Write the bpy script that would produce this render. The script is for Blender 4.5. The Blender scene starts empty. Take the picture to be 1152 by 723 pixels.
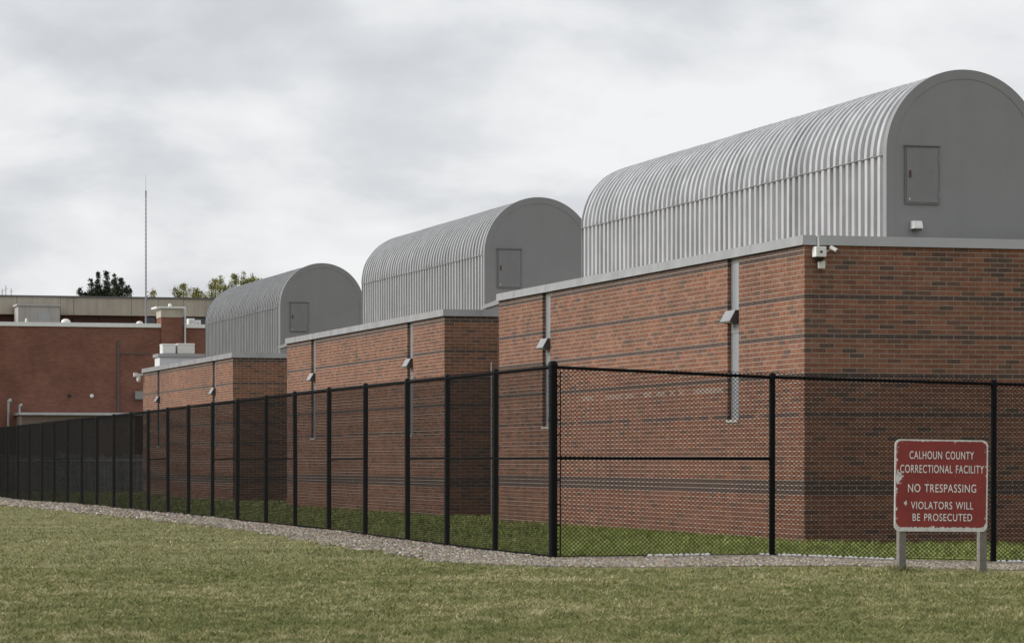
import bpy, bmesh, math, random
import numpy as np
from mathutils import Vector, Matrix

random.seed(7)
RNG = np.random.default_rng(11)
S = bpy.context.scene
COL = S.collection

# ------------------------------------------------------------------ camera
F, HZ, CZ = 3480.0, 516.0, 1.65           # focal length and horizon in pixels of the 1152 px photograph, eye height
TH = math.atan2(980, F)                   # the camera looks this far to the right of the long walls' direction
CT, ST = math.cos(TH), math.sin(TH)
cd = bpy.data.cameras.new('camera')
cam = bpy.data.objects.new('camera', cd); COL.objects.link(cam)
cam.location = (0, 0, CZ); cam.rotation_euler = (math.pi / 2, 0, -TH)
cd.sensor_width = 36; cd.lens = 36 * F / 1152
cd.shift_y = (HZ - 361.5) / 1152
cd.clip_start = .5; cd.clip_end = 6000
S.camera = cam

# ------------------------------------------------------------------ sky, sun, exposure
SUN_DIR = Vector((-.86, .22, .44)).normalized()
wd = bpy.data.worlds.new('World'); S.world = wd; wd.use_nodes = True
nt = wd.node_tree; nt.nodes.clear()
def N(t, ty, **kw):
    n = t.nodes.new(ty)
    for k, v in kw.items():
        if k.startswith('i_'): n.inputs[k[2:].replace('_', ' ')].default_value = v
        else: setattr(n, k, v)
    return n
def L(t, a, b): t.links.new(a, b)
def MATH(t, op, a, b=None, clamp=False):
    n = t.nodes.new('ShaderNodeMath'); n.operation = op; n.use_clamp = clamp
    for i, v in enumerate((a, b)):
        if v is None: continue
        if isinstance(v, (int, float)): n.inputs[i].default_value = v
        else: t.links.new(v, n.inputs[i])
    return n.outputs[0]
def MIX(t, fac, a, b, blend='MIX'):
    n = t.nodes.new('ShaderNodeMix'); n.data_type = 'RGBA'; n.blend_type = blend
    for idx, v in ((0, fac), (6, a), (7, b)):
        if isinstance(v, (int, float)): n.inputs[idx].default_value = v
        elif isinstance(v, tuple): n.inputs[idx].default_value = (*v[:3], 1)
        else: t.links.new(v, n.inputs[idx])
    return n.outputs[2]
def RAMP(t, fac, stops):
    n = t.nodes.new('ShaderNodeValToRGB'); L(t, fac, n.inputs[0])
    e = n.color_ramp.elements
    while len(e) < len(stops): e.new(.5)
    for q, (p, c) in zip(e, stops):
        q.position = p; q.color = (*c, 1) if isinstance(c, tuple) else (c, c, c, 1)
    return n.outputs[0]
tc = N(nt, 'ShaderNodeTexCoord')
sep = N(nt, 'ShaderNodeSeparateXYZ'); L(nt, tc.outputs['Generated'], sep.inputs[0])
den = MATH(nt, 'ADD', MATH(nt, 'ABSOLUTE', sep.outputs[2]), .38)
cmb = N(nt, 'ShaderNodeCombineXYZ')
L(nt, MATH(nt, 'DIVIDE', sep.outputs[0], den), cmb.inputs[0]); L(nt, MATH(nt, 'DIVIDE', sep.outputs[1], den), cmb.inputs[1])
n1 = N(nt, 'ShaderNodeTexNoise', i_Scale=5.6, i_Detail=9.0, i_Roughness=.51, i_Distortion=.15); L(nt, cmb.outputs[0], n1.inputs['Vector'])
mp = N(nt, 'ShaderNodeMapping'); mp.inputs['Location'].default_value = (3.7, 9.1, 2.0); L(nt, cmb.outputs[0], mp.inputs[0])
n2 = N(nt, 'ShaderNodeTexNoise', i_Scale=2.1, i_Detail=3.0, i_Roughness=.45); L(nt, mp.outputs[0], n2.inputs['Vector'])
cl = MATH(nt, 'ADD', MATH(nt, 'MULTIPLY', n1.outputs[0], .76), MATH(nt, 'MULTIPLY', n2.outputs[0], .24))
cloud = RAMP(nt, cl, [(.37, (.64, .655, .69)), (.44, (.72, .735, .765)), (.495, (.82, .832, .852)), (.57, (.91, .917, .928))])
sky = N(nt, 'ShaderNodeTexSky'); sky.sky_type = 'NISHITA'; sky.sun_disc = False
sky.sun_elevation = math.asin(SUN_DIR.z); sky.sun_rotation = math.atan2(SUN_DIR.x, SUN_DIR.y)
skyc = MIX(nt, 1.0, sky.outputs[0], (.10, .10, .10), 'MULTIPLY')
final = MIX(nt, .95, skyc, cloud)
bg = N(nt, 'ShaderNodeBackground'); L(nt, final, bg.inputs[0]); bg.inputs[1].default_value = 1.0
wo = N(nt, 'ShaderNodeOutputWorld'); L(nt, bg.outputs[0], wo.inputs[0])

sl = bpy.data.lights.new('sun', 'SUN'); sl.energy = 3.0; sl.angle = math.radians(22); sl.color = (1, .97, .93)
so = bpy.data.objects.new('sun', sl); COL.objects.link(so)
so.rotation_euler = SUN_DIR.to_track_quat('Z', 'Y').to_euler()
vs = S.view_settings
S.display_settings.display_device = 'sRGB'; vs.view_transform = 'Standard'; vs.look = 'None'; vs.exposure = 0; vs.gamma = 1; vs.use_curve_mapping = False
S.render.engine = 'CYCLES'
S.cycles.max_bounces = 6; S.cycles.transparent_max_bounces = 8

# ------------------------------------------------------------------ pixel geometry (1152x723 photograph -> metres)
def W(px, py, D):
    X = (px - 576) / F * D
    return Vector((X * CT + D * ST, -X * ST + D * CT, CZ + (HZ - py) / F * D))
def DEPTH(x, y): return x * ST + y * CT
def onY(px, Y):
    k = (px - 576) / F; return Y * (k * CT + ST) / (CT - k * ST)
def onX(px, X):
    k = (px - 576) / F; return X * (CT - k * ST) / (k * CT + ST)
def ZY(py, x, y): return CZ + (HZ - py) / F * DEPTH(x, y)
def sm(a, b, v):
    t = np.clip((v - a) / (b - a), 0, 1); return t * t * (3 - 2 * t)
def gz(x, y):
    """ground height: nearly level, a slight fall to the right in front of the fence and a faint swell along its long side"""
    x = np.asarray(x, float); y = np.asarray(y, float)
    z = -.030 * np.clip(x - 18, 0, 5) * (1 - sm(49.5, 57, y))
    z = z - .022 * np.clip(x - 22.6, 0, 5) * sm(49.5, 57, y) * (1 - sm(58, 70, y))
    z = z + .08 * sm(56, 68, y) * (1 - sm(100, 125, y)) * sm(9, 13.5, x) * (1 - sm(17, 21, x))
    near = 1 - sm(150, 260, np.hypot(x, y))
    z = z + near * .018 * (np.sin(x * .83 + y * .31) * np.sin(y * .57 - x * .22))
    return z
def g1(x, y): return float(gz(x, y))

# ------------------------------------------------------------------ materials
MATS = {}
def mat(name, color, rough=.8, metal=0., noise=0., nscale=3., bump=0., bscale=60., streak=0., spec=.5, color2=None, coords='Object'):
    m = bpy.data.materials.new(name); m.use_nodes = True; t = m.node_tree
    b = t.nodes['Principled BSDF']
    b.inputs['Roughness'].default_value = rough; b.inputs['Metallic'].default_value = metal
    b.inputs['Specular IOR Level'].default_value = spec
    tcx = N(t, 'ShaderNodeTexCoord')
    col = color
    if noise or color2:
        nz = N(t, 'ShaderNodeTexNoise', i_Scale=nscale, i_Detail=6.0, i_Roughness=.62); L(t, tcx.outputs[coords], nz.inputs['Vector'])
        c2 = color2 or tuple(max(0, c * (1 - noise)) for c in color)
        c1 = color if color2 else tuple(c * (1 + noise) for c in color)
        col = RAMP(t, nz.outputs[0], [(.3, c2), (.7, c1)])
        if metal:
            L(t, RAMP(t, nz.outputs[0], [(.3, max(0, rough - .10)), (.7, rough + .10)]), b.inputs['Roughness'])
    if streak:
        mpx = N(t, 'ShaderNodeMapping'); mpx.inputs['Scale'].default_value = (2.2, 2.2, .12); L(t, tcx.outputs[coords], mpx.inputs[0])
        ns = N(t, 'ShaderNodeTexNoise', i_Scale=2.0, i_Detail=5.0); L(t, mpx.outputs[0], ns.inputs['Vector'])
        f = RAMP(t, ns.outputs[0], [(.42, 1.0), (.7, 1 - streak)])
        col = MIX(t, 1.0, col, f, 'MULTIPLY')
    if isinstance(col, tuple): b.inputs['Base Color'].default_value = (*col, 1)
    else: L(t, col, b.inputs['Base Color'])
    if bump:
        nb = N(t, 'ShaderNodeTexNoise', i_Scale=bscale, i_Detail=4.0); L(t, tcx.outputs[coords], nb.inputs['Vector'])
        bp = N(t, 'ShaderNodeBump', i_Strength=bump, i_Distance=.02); L(t, nb.outputs[0], bp.inputs['Height']); L(t, bp.outputs[0], b.inputs['Normal'])
    MATS[name] = m
    return m
def attr_mat(name, rough=.9, spec=.2, bump=0.):
    m = bpy.data.materials.new(name); m.use_nodes = True; t = m.node_tree
    b = t.nodes['Principled BSDF']; b.inputs['Roughness'].default_value = rough; b.inputs['Specular IOR Level'].default_value = spec
    a = N(t, 'ShaderNodeAttribute'); a.attribute_name = 'col'; L(t, a.outputs['Color'], b.inputs['Base Color'])
    MATS[name] = m; return m

BR = [(.212, .102, .066), (.188, .088, .057), (.230, .118, .078), (.168, .082, .056), (.200, .093, .058), (.240, .108, .064),
      (.138, .080, .057), (.106, .070, .054)]
def brick_mat(name, c):
    m = bpy.data.materials.new(name); m.use_nodes = True; t = m.node_tree; b = t.nodes['Principled BSDF']
    b.inputs['Roughness'].default_value = .88; b.inputs['Specular IOR Level'].default_value = .25
    g = N(t, 'ShaderNodeNewGeometry')
    a = N(t, 'ShaderNodeTexNoise', i_Scale=9.0, i_Detail=6.0, i_Roughness=.65); L(t, g.outputs['Position'], a.inputs['Vector'])
    w = N(t, 'ShaderNodeTexNoise', i_Scale=.33, i_Detail=5.0, i_Roughness=.6); L(t, g.outputs['Position'], w.inputs['Vector'])
    mpx = N(t, 'ShaderNodeMapping'); mpx.inputs['Scale'].default_value = (1.6, 1.6, .10); L(t, g.outputs['Position'], mpx.inputs[0])
    st = N(t, 'ShaderNodeTexNoise', i_Scale=1.6, i_Detail=5.0); L(t, mpx.outputs[0], st.inputs['Vector'])
    col = MIX(t, 1.0, c, RAMP(t, a.outputs[0], [(.3, .80), (.7, 1.2)]), 'MULTIPLY')
    col = MIX(t, 1.0, col, RAMP(t, w.outputs[0], [(.3, .82), (.7, 1.14)]), 'MULTIPLY')
    col = MIX(t, 1.0, col, RAMP(t, st.outputs[0], [(.5, 1.0), (.75, .80)]), 'MULTIPLY')
    L(t, col, b.inputs['Base Color'])
    nb = N(t, 'ShaderNodeTexNoise', i_Scale=140.0, i_Detail=3.0); L(t, g.outputs['Position'], nb.inputs['Vector'])
    bp = N(t, 'ShaderNodeBump', i_Strength=.25, i_Distance=.02); L(t, nb.outputs[0], bp.inputs['Height']); L(t, bp.outputs[0], b.inputs['Normal'])
    return m
BM = [brick_mat('brick_%d' % i, c) for i, c in enumerate(BR)]
BAND = brick_mat('brick_band', (.092, .063, .053))
EFF = mat('brick_efflorescence', (.26, .185, .15), .9, noise=.35, nscale=14)
MORTAR = mat('mortar', (.43, .37, .31), .95, noise=.16, nscale=5)
GALVS = [mat('galvanised', (.49, .495, .505), .36, metal=.28, noise=.14, nscale=1.1, streak=.25),
         mat('galvanised_dull', (.365, .37, .375), .42, metal=.28, noise=.10, nscale=1.1, streak=.2),
         mat('galvanised_grey', (.235, .24, .245), .5, metal=.25, noise=.08, nscale=1.1, streak=.2)]; GALV = GALVS[0]
GABLE = mat('gable_paint', (.245, .245, .251), .5, noise=.05, nscale=1.2, spec=.4, streak=.03, bump=.05, bscale=3.0)
COPING = mat('coping_metal', (.40, .405, .41), .45, metal=.55, noise=.10, nscale=1.5)
DARKSEAM = mat('seam_sealant', (.22, .22, .225), .7)
FRAME = mat('window_frame', (.30, .305, .31), .45, metal=.35, noise=.06)
GLASSM = mat('frosted_pane', (.27, .285, .30), .22, spec=.6, noise=.07, nscale=2)
HOODTOP = mat('hood_metal', (.34, .345, .35), .38, metal=.6, noise=.06)
HOODSIDE = mat('hood_dark', (.05, .052, .055), .5)
BLACK = mat('black_vinyl', (.0042, .0043, .0048), .55, spec=.11)
WHITE = mat('white_enamel', (.72, .72, .70), .45, noise=.06, nscale=4)
CREAM = mat('cream_enamel', (.66, .65, .60), .5, noise=.06, nscale=4)
LENS = mat('dark_dome', (.012, .012, .014), .15)
RUST = mat('rust_red', (.085, .034, .028), .7)
CONC = mat('concrete', (.43, .39, .32), .9, noise=.14, nscale=.5, streak=.16, bump=.1)
CONCL = mat('pale_concrete', (.43, .42, .39), .9, noise=.08, nscale=.9, streak=.14)
ROOFM = mat('roof_membrane', (.40, .40, .39), .9, noise=.1)
WOOD = mat('grey_wood', (.185, .172, .15), .85, noise=.22, nscale=9, streak=.28, bump=.3, bscale=30)
BROWN = mat('brown_panel', (.165, .125, .098), .75, noise=.08, nscale=2)
GREYP = mat('grey_boards', (.30, .30, .29), .85, noise=.2, nscale=2, streak=.45)
DKGLASS = mat('dark_glass', (.02, .022, .025), .1, spec=.7)
STEEL = mat('galv_pipe', (.50, .505, .51), .42, metal=.6, noise=.08)
LETTER = mat('letter_white', (.80, .79, .76), .6, noise=.05, nscale=30)

def brick_tex(name, c1, c2, mortar, bw=.32, bh=.097):
    m = bpy.data.materials.new(name); m.use_nodes = True; t = m.node_tree; b = t.nodes['Principled BSDF']; b.inputs['Roughness'].default_value = .9
    b.inputs['Specular IOR Level'].default_value = .2
    tcx = N(t, 'ShaderNodeTexCoord'); sp = N(t, 'ShaderNodeSeparateXYZ'); L(t, tcx.outputs['Object'], sp.inputs[0])
    cb = N(t, 'ShaderNodeCombineXYZ'); L(t, MATH(t, 'ADD', sp.outputs[0], sp.outputs[1]), cb.inputs[0]); L(t, sp.outputs[2], cb.inputs[1])
    bt = N(t, 'ShaderNodeTexBrick'); L(t, cb.outputs[0], bt.inputs[0])
    bt.inputs['Color1'].default_value = (*c1, 1); bt.inputs['Color2'].default_value = (*c2, 1); bt.inputs['Mortar'].default_value = (*mortar, 1)
    bt.inputs['Scale'].default_value = 1; bt.inputs['Mortar Size'].default_value = .006; bt.inputs['Brick Width'].default_value = bw; bt.inputs['Row Height'].default_value = bh
    nz = N(t, 'ShaderNodeTexNoise', i_Scale=.55, i_Detail=7.0, i_Roughness=.65); L(t, tcx.outputs['Object'], nz.inputs['Vector'])
    f = RAMP(t, nz.outputs[0], [(.3, .72), (.7, 1.15)])
    L(t, MIX(t, 1.0, bt.outputs[0], f, 'MULTIPLY'), b.inputs['Base Color'])
    bp = N(t, 'ShaderNodeBump', i_Strength=.4, i_Distance=.01); L(t, bt.outputs['Fac'], bp.inputs['Height']); bp.invert = True; L(t, bp.outputs[0], b.inputs['Normal'])
    return m
HALLBRICK = brick_tex('hall_brick', (.235, .105, .072), (.180, .080, .056), (.20, .12, .095), .24, .075)
BACKBRICK = brick_tex('rear_brick', (.20, .085, .06), (.13, .065, .05), (.30, .25, .21))

def ground_mat(name, kind):
    m = bpy.data.materials.new(name); m.use_nodes = True; t = m.node_tree; b = t.nodes['Principled BSDF']
    b.inputs['Roughness'].default_value = .95; b.inputs['Specular IOR Level'].default_value = .1
    g = N(t, 'ShaderNodeNewGeometry')
    a = N(t, 'ShaderNodeTexNoise', i_Scale=.55, i_Detail=8.0, i_Roughness=.65); L(t, g.outputs['Position'], a.inputs['Vector'])
    c = N(t, 'ShaderNodeTexNoise', i_Scale=22.0, i_Detail=5.0, i_Roughness=.7); L(t, g.outputs['Position'], c.inputs['Vector'])
    s = MATH(t, 'ADD', MATH(t, 'MULTIPLY', a.outputs[0], .5), MATH(t, 'MULTIPLY', c.outputs[0], .5))
    if kind == 'lawn': col = RAMP(t, s, [(.36, (.10, .108, .042)), (.50, (.175, .170, .074)), (.62, (.28, .25, .14))])
    else: col = RAMP(t, s, [(.36, (.09, .075, .06)), (.5, (.17, .145, .12)), (.64, (.30, .265, .23))])
    L(t, col, b.inputs['Base Color'])
    bp = N(t, 'ShaderNodeBump', i_Strength=.6, i_Distance=.03); L(t, c.outputs[0], bp.inputs['Height']); L(t, bp.outputs[0], b.inputs['Normal'])
    return m
LAWN = ground_mat('lawn_soil', 'lawn'); GRAVEL = ground_mat('gravel_bed', 'gravel')
BLADE = attr_mat('grass_blade', .7, .25); STONE = attr_mat('stone', .9, .2); LEAF = attr_mat('leaf', .75, .25)
BARK = mat('bark', (.10, .08, .06), .9, noise=.25, nscale=6)

# ------------------------------------------------------------------ mesh helpers
class MB:
    def __init__(s): s.v = []; s.f = []; s.m = []
    def face(s, pts, m=0):
        i = len(s.v); s.v += [tuple(p) for p in pts]; s.f.append(tuple(range(i, i + len(pts)))); s.m.append(m)
    def box(s, x0, x1, y0, y1, z0, z1, m=0):
        i = len(s.v)
        s.v += [(x0, y0, z0), (x1, y0, z0), (x1, y1, z0), (x0, y1, z0), (x0, y0, z1), (x1, y0, z1), (x1, y1, z1), (x0, y1, z1)]
        for q in ((0, 3, 2, 1), (4, 5, 6, 7), (0, 1, 5, 4), (1, 2, 6, 5), (2, 3, 7, 6), (3, 0, 4, 7)):
            s.f.append(tuple(i + k for k in q)); s.m.append(m)
        return s
    def prism(s, poly, axis, a, b, m=0):
        """poly: 2D points; extruded along axis from a to b"""
        def P(p, t): return (t, p[0], p[1]) if axis == 'x' else ((p[0], t, p[1]) if axis == 'y' else (p[0], p[1], t))
        i = len(s.v); n = len(poly)
        s.v += [P(p, a) for p in poly] + [P(p, b) for p in poly]
        s.f.append(tuple(range(i + n - 1, i - 1, -1))); s.f.append(tuple(range(i + n, i + 2 * n))); s.m += [m, m]
        for k in range(n):
            j = (k + 1) % n; s.f.append((i + k, i + j, i + n + j, i + n + k)); s.m.append(m)
        return s
    def tube(s, pts, r, n=8, m=0, cap=True):
        pts = [Vector(p) for p in pts]; rings = []
        for k, p in enumerate(pts):
            d = (pts[min(k + 1, len(pts) - 1)] - pts[max(k - 1, 0)]).normalized()
            u = d.orthogonal().normalized() if abs(d.z) < .99 else Vector((1, 0, 0)); w = d.cross(u).normalized(); u = w.cross(d)
            rr = r[k] if isinstance(r, (list, tuple)) else r
            i = len(s.v); s.v += [tuple(p + u * rr * math.cos(2 * math.pi * q / n) + w * rr * math.sin(2 * math.pi * q / n)) for q in range(n)]
            rings.append(i)
        for a, b in zip(rings, rings[1:]):
            for q in range(n):
                j = (q + 1) % n; s.f.append((a + q, a + j, b + j, b + q)); s.m.append(m)
        if cap:
            s.f.append(tuple(rings[0] + q for q in reversed(range(n)))); s.f.append(tuple(rings[-1] + q for q in range(n))); s.m += [m, m]
        return s
    def lathe(s, prof, c, n=12, m=0):
        """prof: (radius, z) pairs"""
        i = len(s.v)
        for r, z in prof: s.v += [(c[0] + r * math.cos(2 * math.pi * q / n), c[1] + r * math.sin(2 * math.pi * q / n), c[2] + z) for q in range(n)]
        for k in range(len(prof) - 1):
            for q in range(n):
                j = (q + 1) % n; s.f.append((i + k * n + q, i + k * n + j, i + (k + 1) * n + j, i + (k + 1) * n + q)); s.m.append(m)
        s.f.append(tuple(i + q for q in reversed(range(n)))); s.f.append(tuple(i + (len(prof) - 1) * n + q for q in range(n))); s.m += [m, m]
        return s
    def mesh(s, name, mats, smooth=None, bevel=0):
        me = bpy.data.meshes.new(name); me.from_pydata(s.v, [], s.f)
        for q in (mats if isinstance(mats, (list, tuple)) else [mats]): me.materials.append(q)
        me.polygons.foreach_set('material_index', s.m)
        bm = bmesh.new(); bm.from_mesh(me); bmesh.ops.recalc_face_normals(bm, faces=bm.faces)
        if bevel: bmesh.ops.bevel(bm, geom=bm.edges[:], offset=bevel, segments=2, affect='EDGES', profile=.6)
        bm.to_mesh(me); bm.free()
        if smooth is not None:
            me.polygons.foreach_set('use_smooth', [True] * len(me.polygons)); me.set_sharp_from_angle(angle=math.radians(smooth))
        me.update(); return me
def link(name, me, parent=None, loc=(0, 0, 0), rot=(0, 0, 0)):
    o = bpy.data.objects.new(name, me); COL.objects.link(o); o.location = loc; o.rotation_euler = rot
    if parent: o.parent = parent
    return o
def tag(o, label=None, cat=None, group=None, kind=None):
    for k, v in (('label', label), ('category', cat), ('group', group), ('kind', kind)):
        if v: o[k] = v
    return o
def thing(name, loc, label, cat, group=None, rz=0):
    return tag(link(name, None, None, loc, (0, 0, rz)), label, cat, group)
def npmesh(name, verts, tris, material, col=None, smooth=False):
    me = bpy.data.meshes.new(name); nv, nf = len(verts), len(tris)
    me.vertices.add(nv); me.vertices.foreach_set('co', np.asarray(verts, np.float32).ravel())
    me.loops.add(nf * 3); me.loops.foreach_set('vertex_index', np.asarray(tris, np.int32).ravel())
    me.polygons.add(nf); me.polygons.foreach_set('loop_start', np.arange(0, nf * 3, 3, dtype=np.int32))
    me.update(calc_edges=True); me.materials.append(material)
    if col is not None:
        a = me.attributes.new('col', 'FLOAT_COLOR', 'POINT'); c = np.ones((nv, 4), np.float32); c[:, :3] = col; a.data.foreach_set('color', c.ravel())
    return me

# ------------------------------------------------------------------ ground
FX, FY = 14.55, 49.16                      # fence corner
FXE, FYE = onY(1290, FY), 150.0            # far ends of its two runs
def axis_vals(lo, hi, fine0, fine1, step):
    v = list(np.arange(fine0, fine1, step)); a = fine0
    d = step
    while a > lo: d *= 1.5; a -= d; v.insert(0, max(a, lo))
    b = v[-1]; d = step
    while b < hi: d *= 1.5; b += d; v.append(min(b, hi))
    return np.array(v)
xs = axis_vals(-1500, 1500, -6, 32, 1.0); ys = axis_vals(-300, 3000, 20, 150, 1.2)
gx, gy = np.meshgrid(xs, ys); V = np.stack([gx, gy, gz(gx, gy)], -1).reshape(-1, 3)
nx, ny = len(xs), len(ys)
i0 = (np.arange(ny - 1)[:, None] * nx + np.arange(nx - 1)).ravel()
T = np.concatenate([np.stack([i0, i0 + 1, i0 + nx + 1], 1), np.stack([i0, i0 + nx + 1, i0 + nx], 1)])
lawn = link('lawn_ground', npmesh('lawn_ground', V, T, LAWN)); tag(lawn, 'mown olive green lawn with dry straw patches around the brick blocks', 'lawn', kind='structure')

GEDGE = [(12.0, 163.), (12.1, 109), (12.65, 85.5), (12.9, 63.4), (12.55, 53), (12.35, 48.6), (12.6, 46.4), (13.3, 45.5), (14.6, 45.0), (16, 44.8), (20, 44.45), (26, 44.3), (34, 44.3)]
def edge_noise(t): return .10 * math.sin(t * 1.7) + .07 * math.sin(t * 4.3 + 1) + .05 * math.sin(t * 9.1 + 2)
def inner_pt(i, n): return None
# gravel bed: strip between the lawn edge and a line just inside the fence, cut across in short pieces
def resample(poly, n_per_m=2.2):
    out = []
    for (a, b) in zip(poly, poly[1:]):
        d = math.dist(a, b); k = max(1, int(d * n_per_m))
        for q in range(k): out.append((a[0] + (b[0] - a[0]) * q / k, a[1] + (b[1] - a[1]) * q / k))
    out.append(poly[-1]); return out
outer = resample(GEDGE)
def inner_of(p):
    if p[1] > FY + .6 and p[0] < FX: return (FX + .22, p[1])
    if p[0] > FX + .6: return (p[0], FY + .30)
    return (FX + .22, FY + .30)
V = []; T = []; K = 7; tt = 0
for i, p in enumerate(outer):
    tt += .45; q = inner_of(p); e = edge_noise(tt); d = Vector((q[0] - p[0], q[1] - p[1])); d.normalize()
    p2 = (p[0] + d.x * e, p[1] + d.y * e)
    for k in range(K):
        x = p2[0] + (q[0] - p2[0]) * k / (K - 1); y = p2[1] + (q[1] - p2[1]) * k / (K - 1)
        V.append((x, y, g1(x, y) + .010 + (.006 if 0 < k < K - 1 else -.012)))
for i in range(len(outer) - 1):
    for k in range(K - 1):
        a = i * K + k; T += [(a, a + 1, a + K + 1), (a, a + K + 1, a + K)]
gb = link('gravel_path', npmesh('gravel_path', V, T, GRAVEL)); tag(gb, 'strip of pale gravel along the foot of the black fence', 'gravel', kind='structure')

# outer edge lookup: signed test whether a point lies on lawn (outside) or gravel
GE = np.array(GEDGE)
LEFT_E = GE[:7][::-1]; FRONT_E = GE[6:]
def in_gravel(x, y, m=0.):
    xe = np.interp(y, LEFT_E[:, 1], LEFT_E[:, 0]); ye = np.interp(x, FRONT_E[:, 0], FRONT_E[:, 1])
    w = .12 * np.sin(y * 1.9 + 1) + .07 * np.sin(y * 5.3) ; w2 = .15 * np.sin(x * 2.1) + .09 * np.sin(x * 5.7 + 1)
    left = (x > xe + w + m) & (x < FX + .2) & (y > 46.2)
    front = (y > ye + w2 + m) & (y < FY + .28) & (x > 12.6)
    return left | front

# gravel stones (one mass)
def stones(n, xr, yr, size, name, label):
    x = RNG.uniform(*xr, n); y = RNG.uniform(*yr, n); k = in_gravel(x, y, -.05); x, y = x[k], y[k]; n = len(x)
    r = RNG.uniform(*size, n)
    base = np.array([(1, 0, 0), (-.5, .87, 0), (-.5, -.87, 0), (.35, .3, .75), (-.55, .1, .65), (.2, -.5, .7)], float)
    tri = np.array([(0, 1, 3), (1, 4, 3), (1, 2, 4), (2, 5, 4), (2, 0, 5), (0, 3, 5), (3, 4, 5)])
    p = base[None] * (1 + RNG.normal(0, .22, (n, 6, 3))); p = p * r[:, None, None] * np.array([1.15, .9, .8])
    a = RNG.uniform(0, 6.28, n); c, s = np.cos(a)[:, None], np.sin(a)[:, None]
    q = np.stack([p[..., 0] * c - p[..., 1] * s, p[..., 0] * s + p[..., 1] * c, p[..., 2]], -1)
    q += np.stack([x, y, gz(x, y) + .010], -1)[:, None]
    shade = RNG.choice([.19, .27, .34, .42, .52, .62], n, p=[.22, .26, .22, .16, .09, .05])[:, None] * np.array([.90, .815, .70]) * RNG.uniform(.9, 1.1, (n, 3))
    br_ = RNG.random(n) < .3; shade[br_] *= np.array([.80, .68, .53])
    cl = np.repeat(shade, 6, 0)
    t = (tri[None] + (np.arange(n) * 6)[:, None, None]).reshape(-1, 3)
    return q.reshape(-1, 3), t, cl
parts = [stones(40000, (12.2, 25.5), (43.3, 49.5), (.014, .036), '', ''), stones(21000, (11.7, 14.8), (47, 80), (.016, .044), '', ''), stones(12000, (11.7, 14.8), (80, 140), (.03, .07), '', '')]
off = 0; vv = []; tv = []; cv = []
for v, t, c in parts: vv.append(v); tv.append(t + off); cv.append(c); off += len(v)
o = link('gravel_stones', npmesh('gravel_stones', np.concatenate(vv), np.concatenate(tv), STONE, np.concatenate(cv)))
tag(o, 'loose pale gravel stones scattered along the fence foot', 'gravel', kind='stuff')

# grass blades (one mass outside, one inside the fence)
def vnoise(x, y, s, seed):
    r = np.random.default_rng(seed); g = r.random((256, 256)); fx, fy = x / s + 77.3, y / s + 31.7
    ix, iy = np.floor(fx).astype(int), np.floor(fy).astype(int); u, v = fx - ix, fy - iy; u = u * u * (3 - 2 * u); v = v * v * (3 - 2 * v)
    A = lambda a, b: g[a % 256, b % 256]
    return (A(ix, iy) * (1 - u) + A(ix + 1, iy) * u) * (1 - v) + (A(ix, iy + 1) * (1 - u) + A(ix + 1, iy + 1) * u) * v
def blades(x, y, hmin, hmax, wmul, dry=1.0):
    n = len(x); D = x * ST + y * CT
    fr = .24 * vnoise(x, y + x * .3, 3.1, 1) + .18 * vnoise(x, y - x * .4, .9, 2) + .58 * vnoise(x, y * .6, .13, 3)
    tall = .25 * vnoise(x, y, 1.1, 5) + .75 * vnoise(x, y, .22, 6)
    h = RNG.uniform(hmin, hmax, n) * (.55 + .9 * tall); w = RNG.uniform(.0035, .008, n) * wmul * (D / 36) ** .8
    a = RNG.uniform(0, 6.28, n); lean = RNG.uniform(.3, 2.4, n); la = RNG.uniform(0, 6.28, n)
    z = gz(x, y) - .004
    dx, dy = np.cos(a) * w, np.sin(a) * w
    b0 = np.stack([x - dx, y - dy, z], -1); b1 = np.stack([x + dx, y + dy, z], -1)
    tp = np.stack([x + np.cos(la) * lean * h, y + np.sin(la) * lean * h, z + h], -1)
    V = np.stack([b0, b1, tp], 1).reshape(-1, 3); T = np.arange(n * 3).reshape(-1, 3)
    pick = np.clip((fr - .5) * 1.8 * dry + .375 + RNG.normal(0, .22, n), 0, 1)[:, None]
    g0, g1_, g2, g3 = np.array([.125, .147, .043]), np.array([.222, .226, .084]), np.array([.305, .285, .135]), np.array([.50, .45, .275])
    c = np.where(pick < .4, g0 + (g1_ - g0) * pick / .4, np.where(pick < .75, g1_ + (g2 - g1_) * (pick - .4) / .35, g2 + (g3 - g2) * (pick - .75) / .25))
    c = c * RNG.uniform(.65, 1.35, (n, 1))
    return V, T, np.repeat(c, 3, 0)
def scatter(n, near, far, lo=-.29, hi=.235):
    D = 1 / RNG.uniform(1 / far, 1 / near, n); X = RNG.uniform(lo, hi, n) * D
    return X * CT + D * ST, -X * ST + D * CT
x, y = scatter(540000, 25, 46.5); k = ~in_gravel(x, y, .02); A = blades(x[k], y[k], .018, .05, 1.05)
x, y = scatter(200000, 44, 150); k = ~in_gravel(x, y, .02) & (x < 13.2); B = blades(x[k], y[k], .02, .055, 1.1)
x, y = scatter(18000, 25, 46.5); k = ~in_gravel(x, y, .02); ST_ = blades(x[k], y[k], .010, .026, .8); P3 = ST_[0].reshape(-1, 3, 3); P3[:, 2, :2] += RNG.normal(0, .055, (len(P3), 2)); ST_ = (P3.reshape(-1, 3), ST_[1], np.repeat((np.array([.44, .39, .24]) * RNG.uniform(.5, 1.2, (len(P3), 1))), 3, 0))
x, y = scatter(70000, 43, 90); k = in_gravel(x, y, -.05) & ~in_gravel(x, y, .45) & (vnoise(x, y, .35, 9) + .6 * (1 - in_gravel(x, y, .18)) > .72); C = blades(x[k], y[k], .03, .09, 1.0)
off = 0; vv = []; tv = []; cv = []
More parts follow.
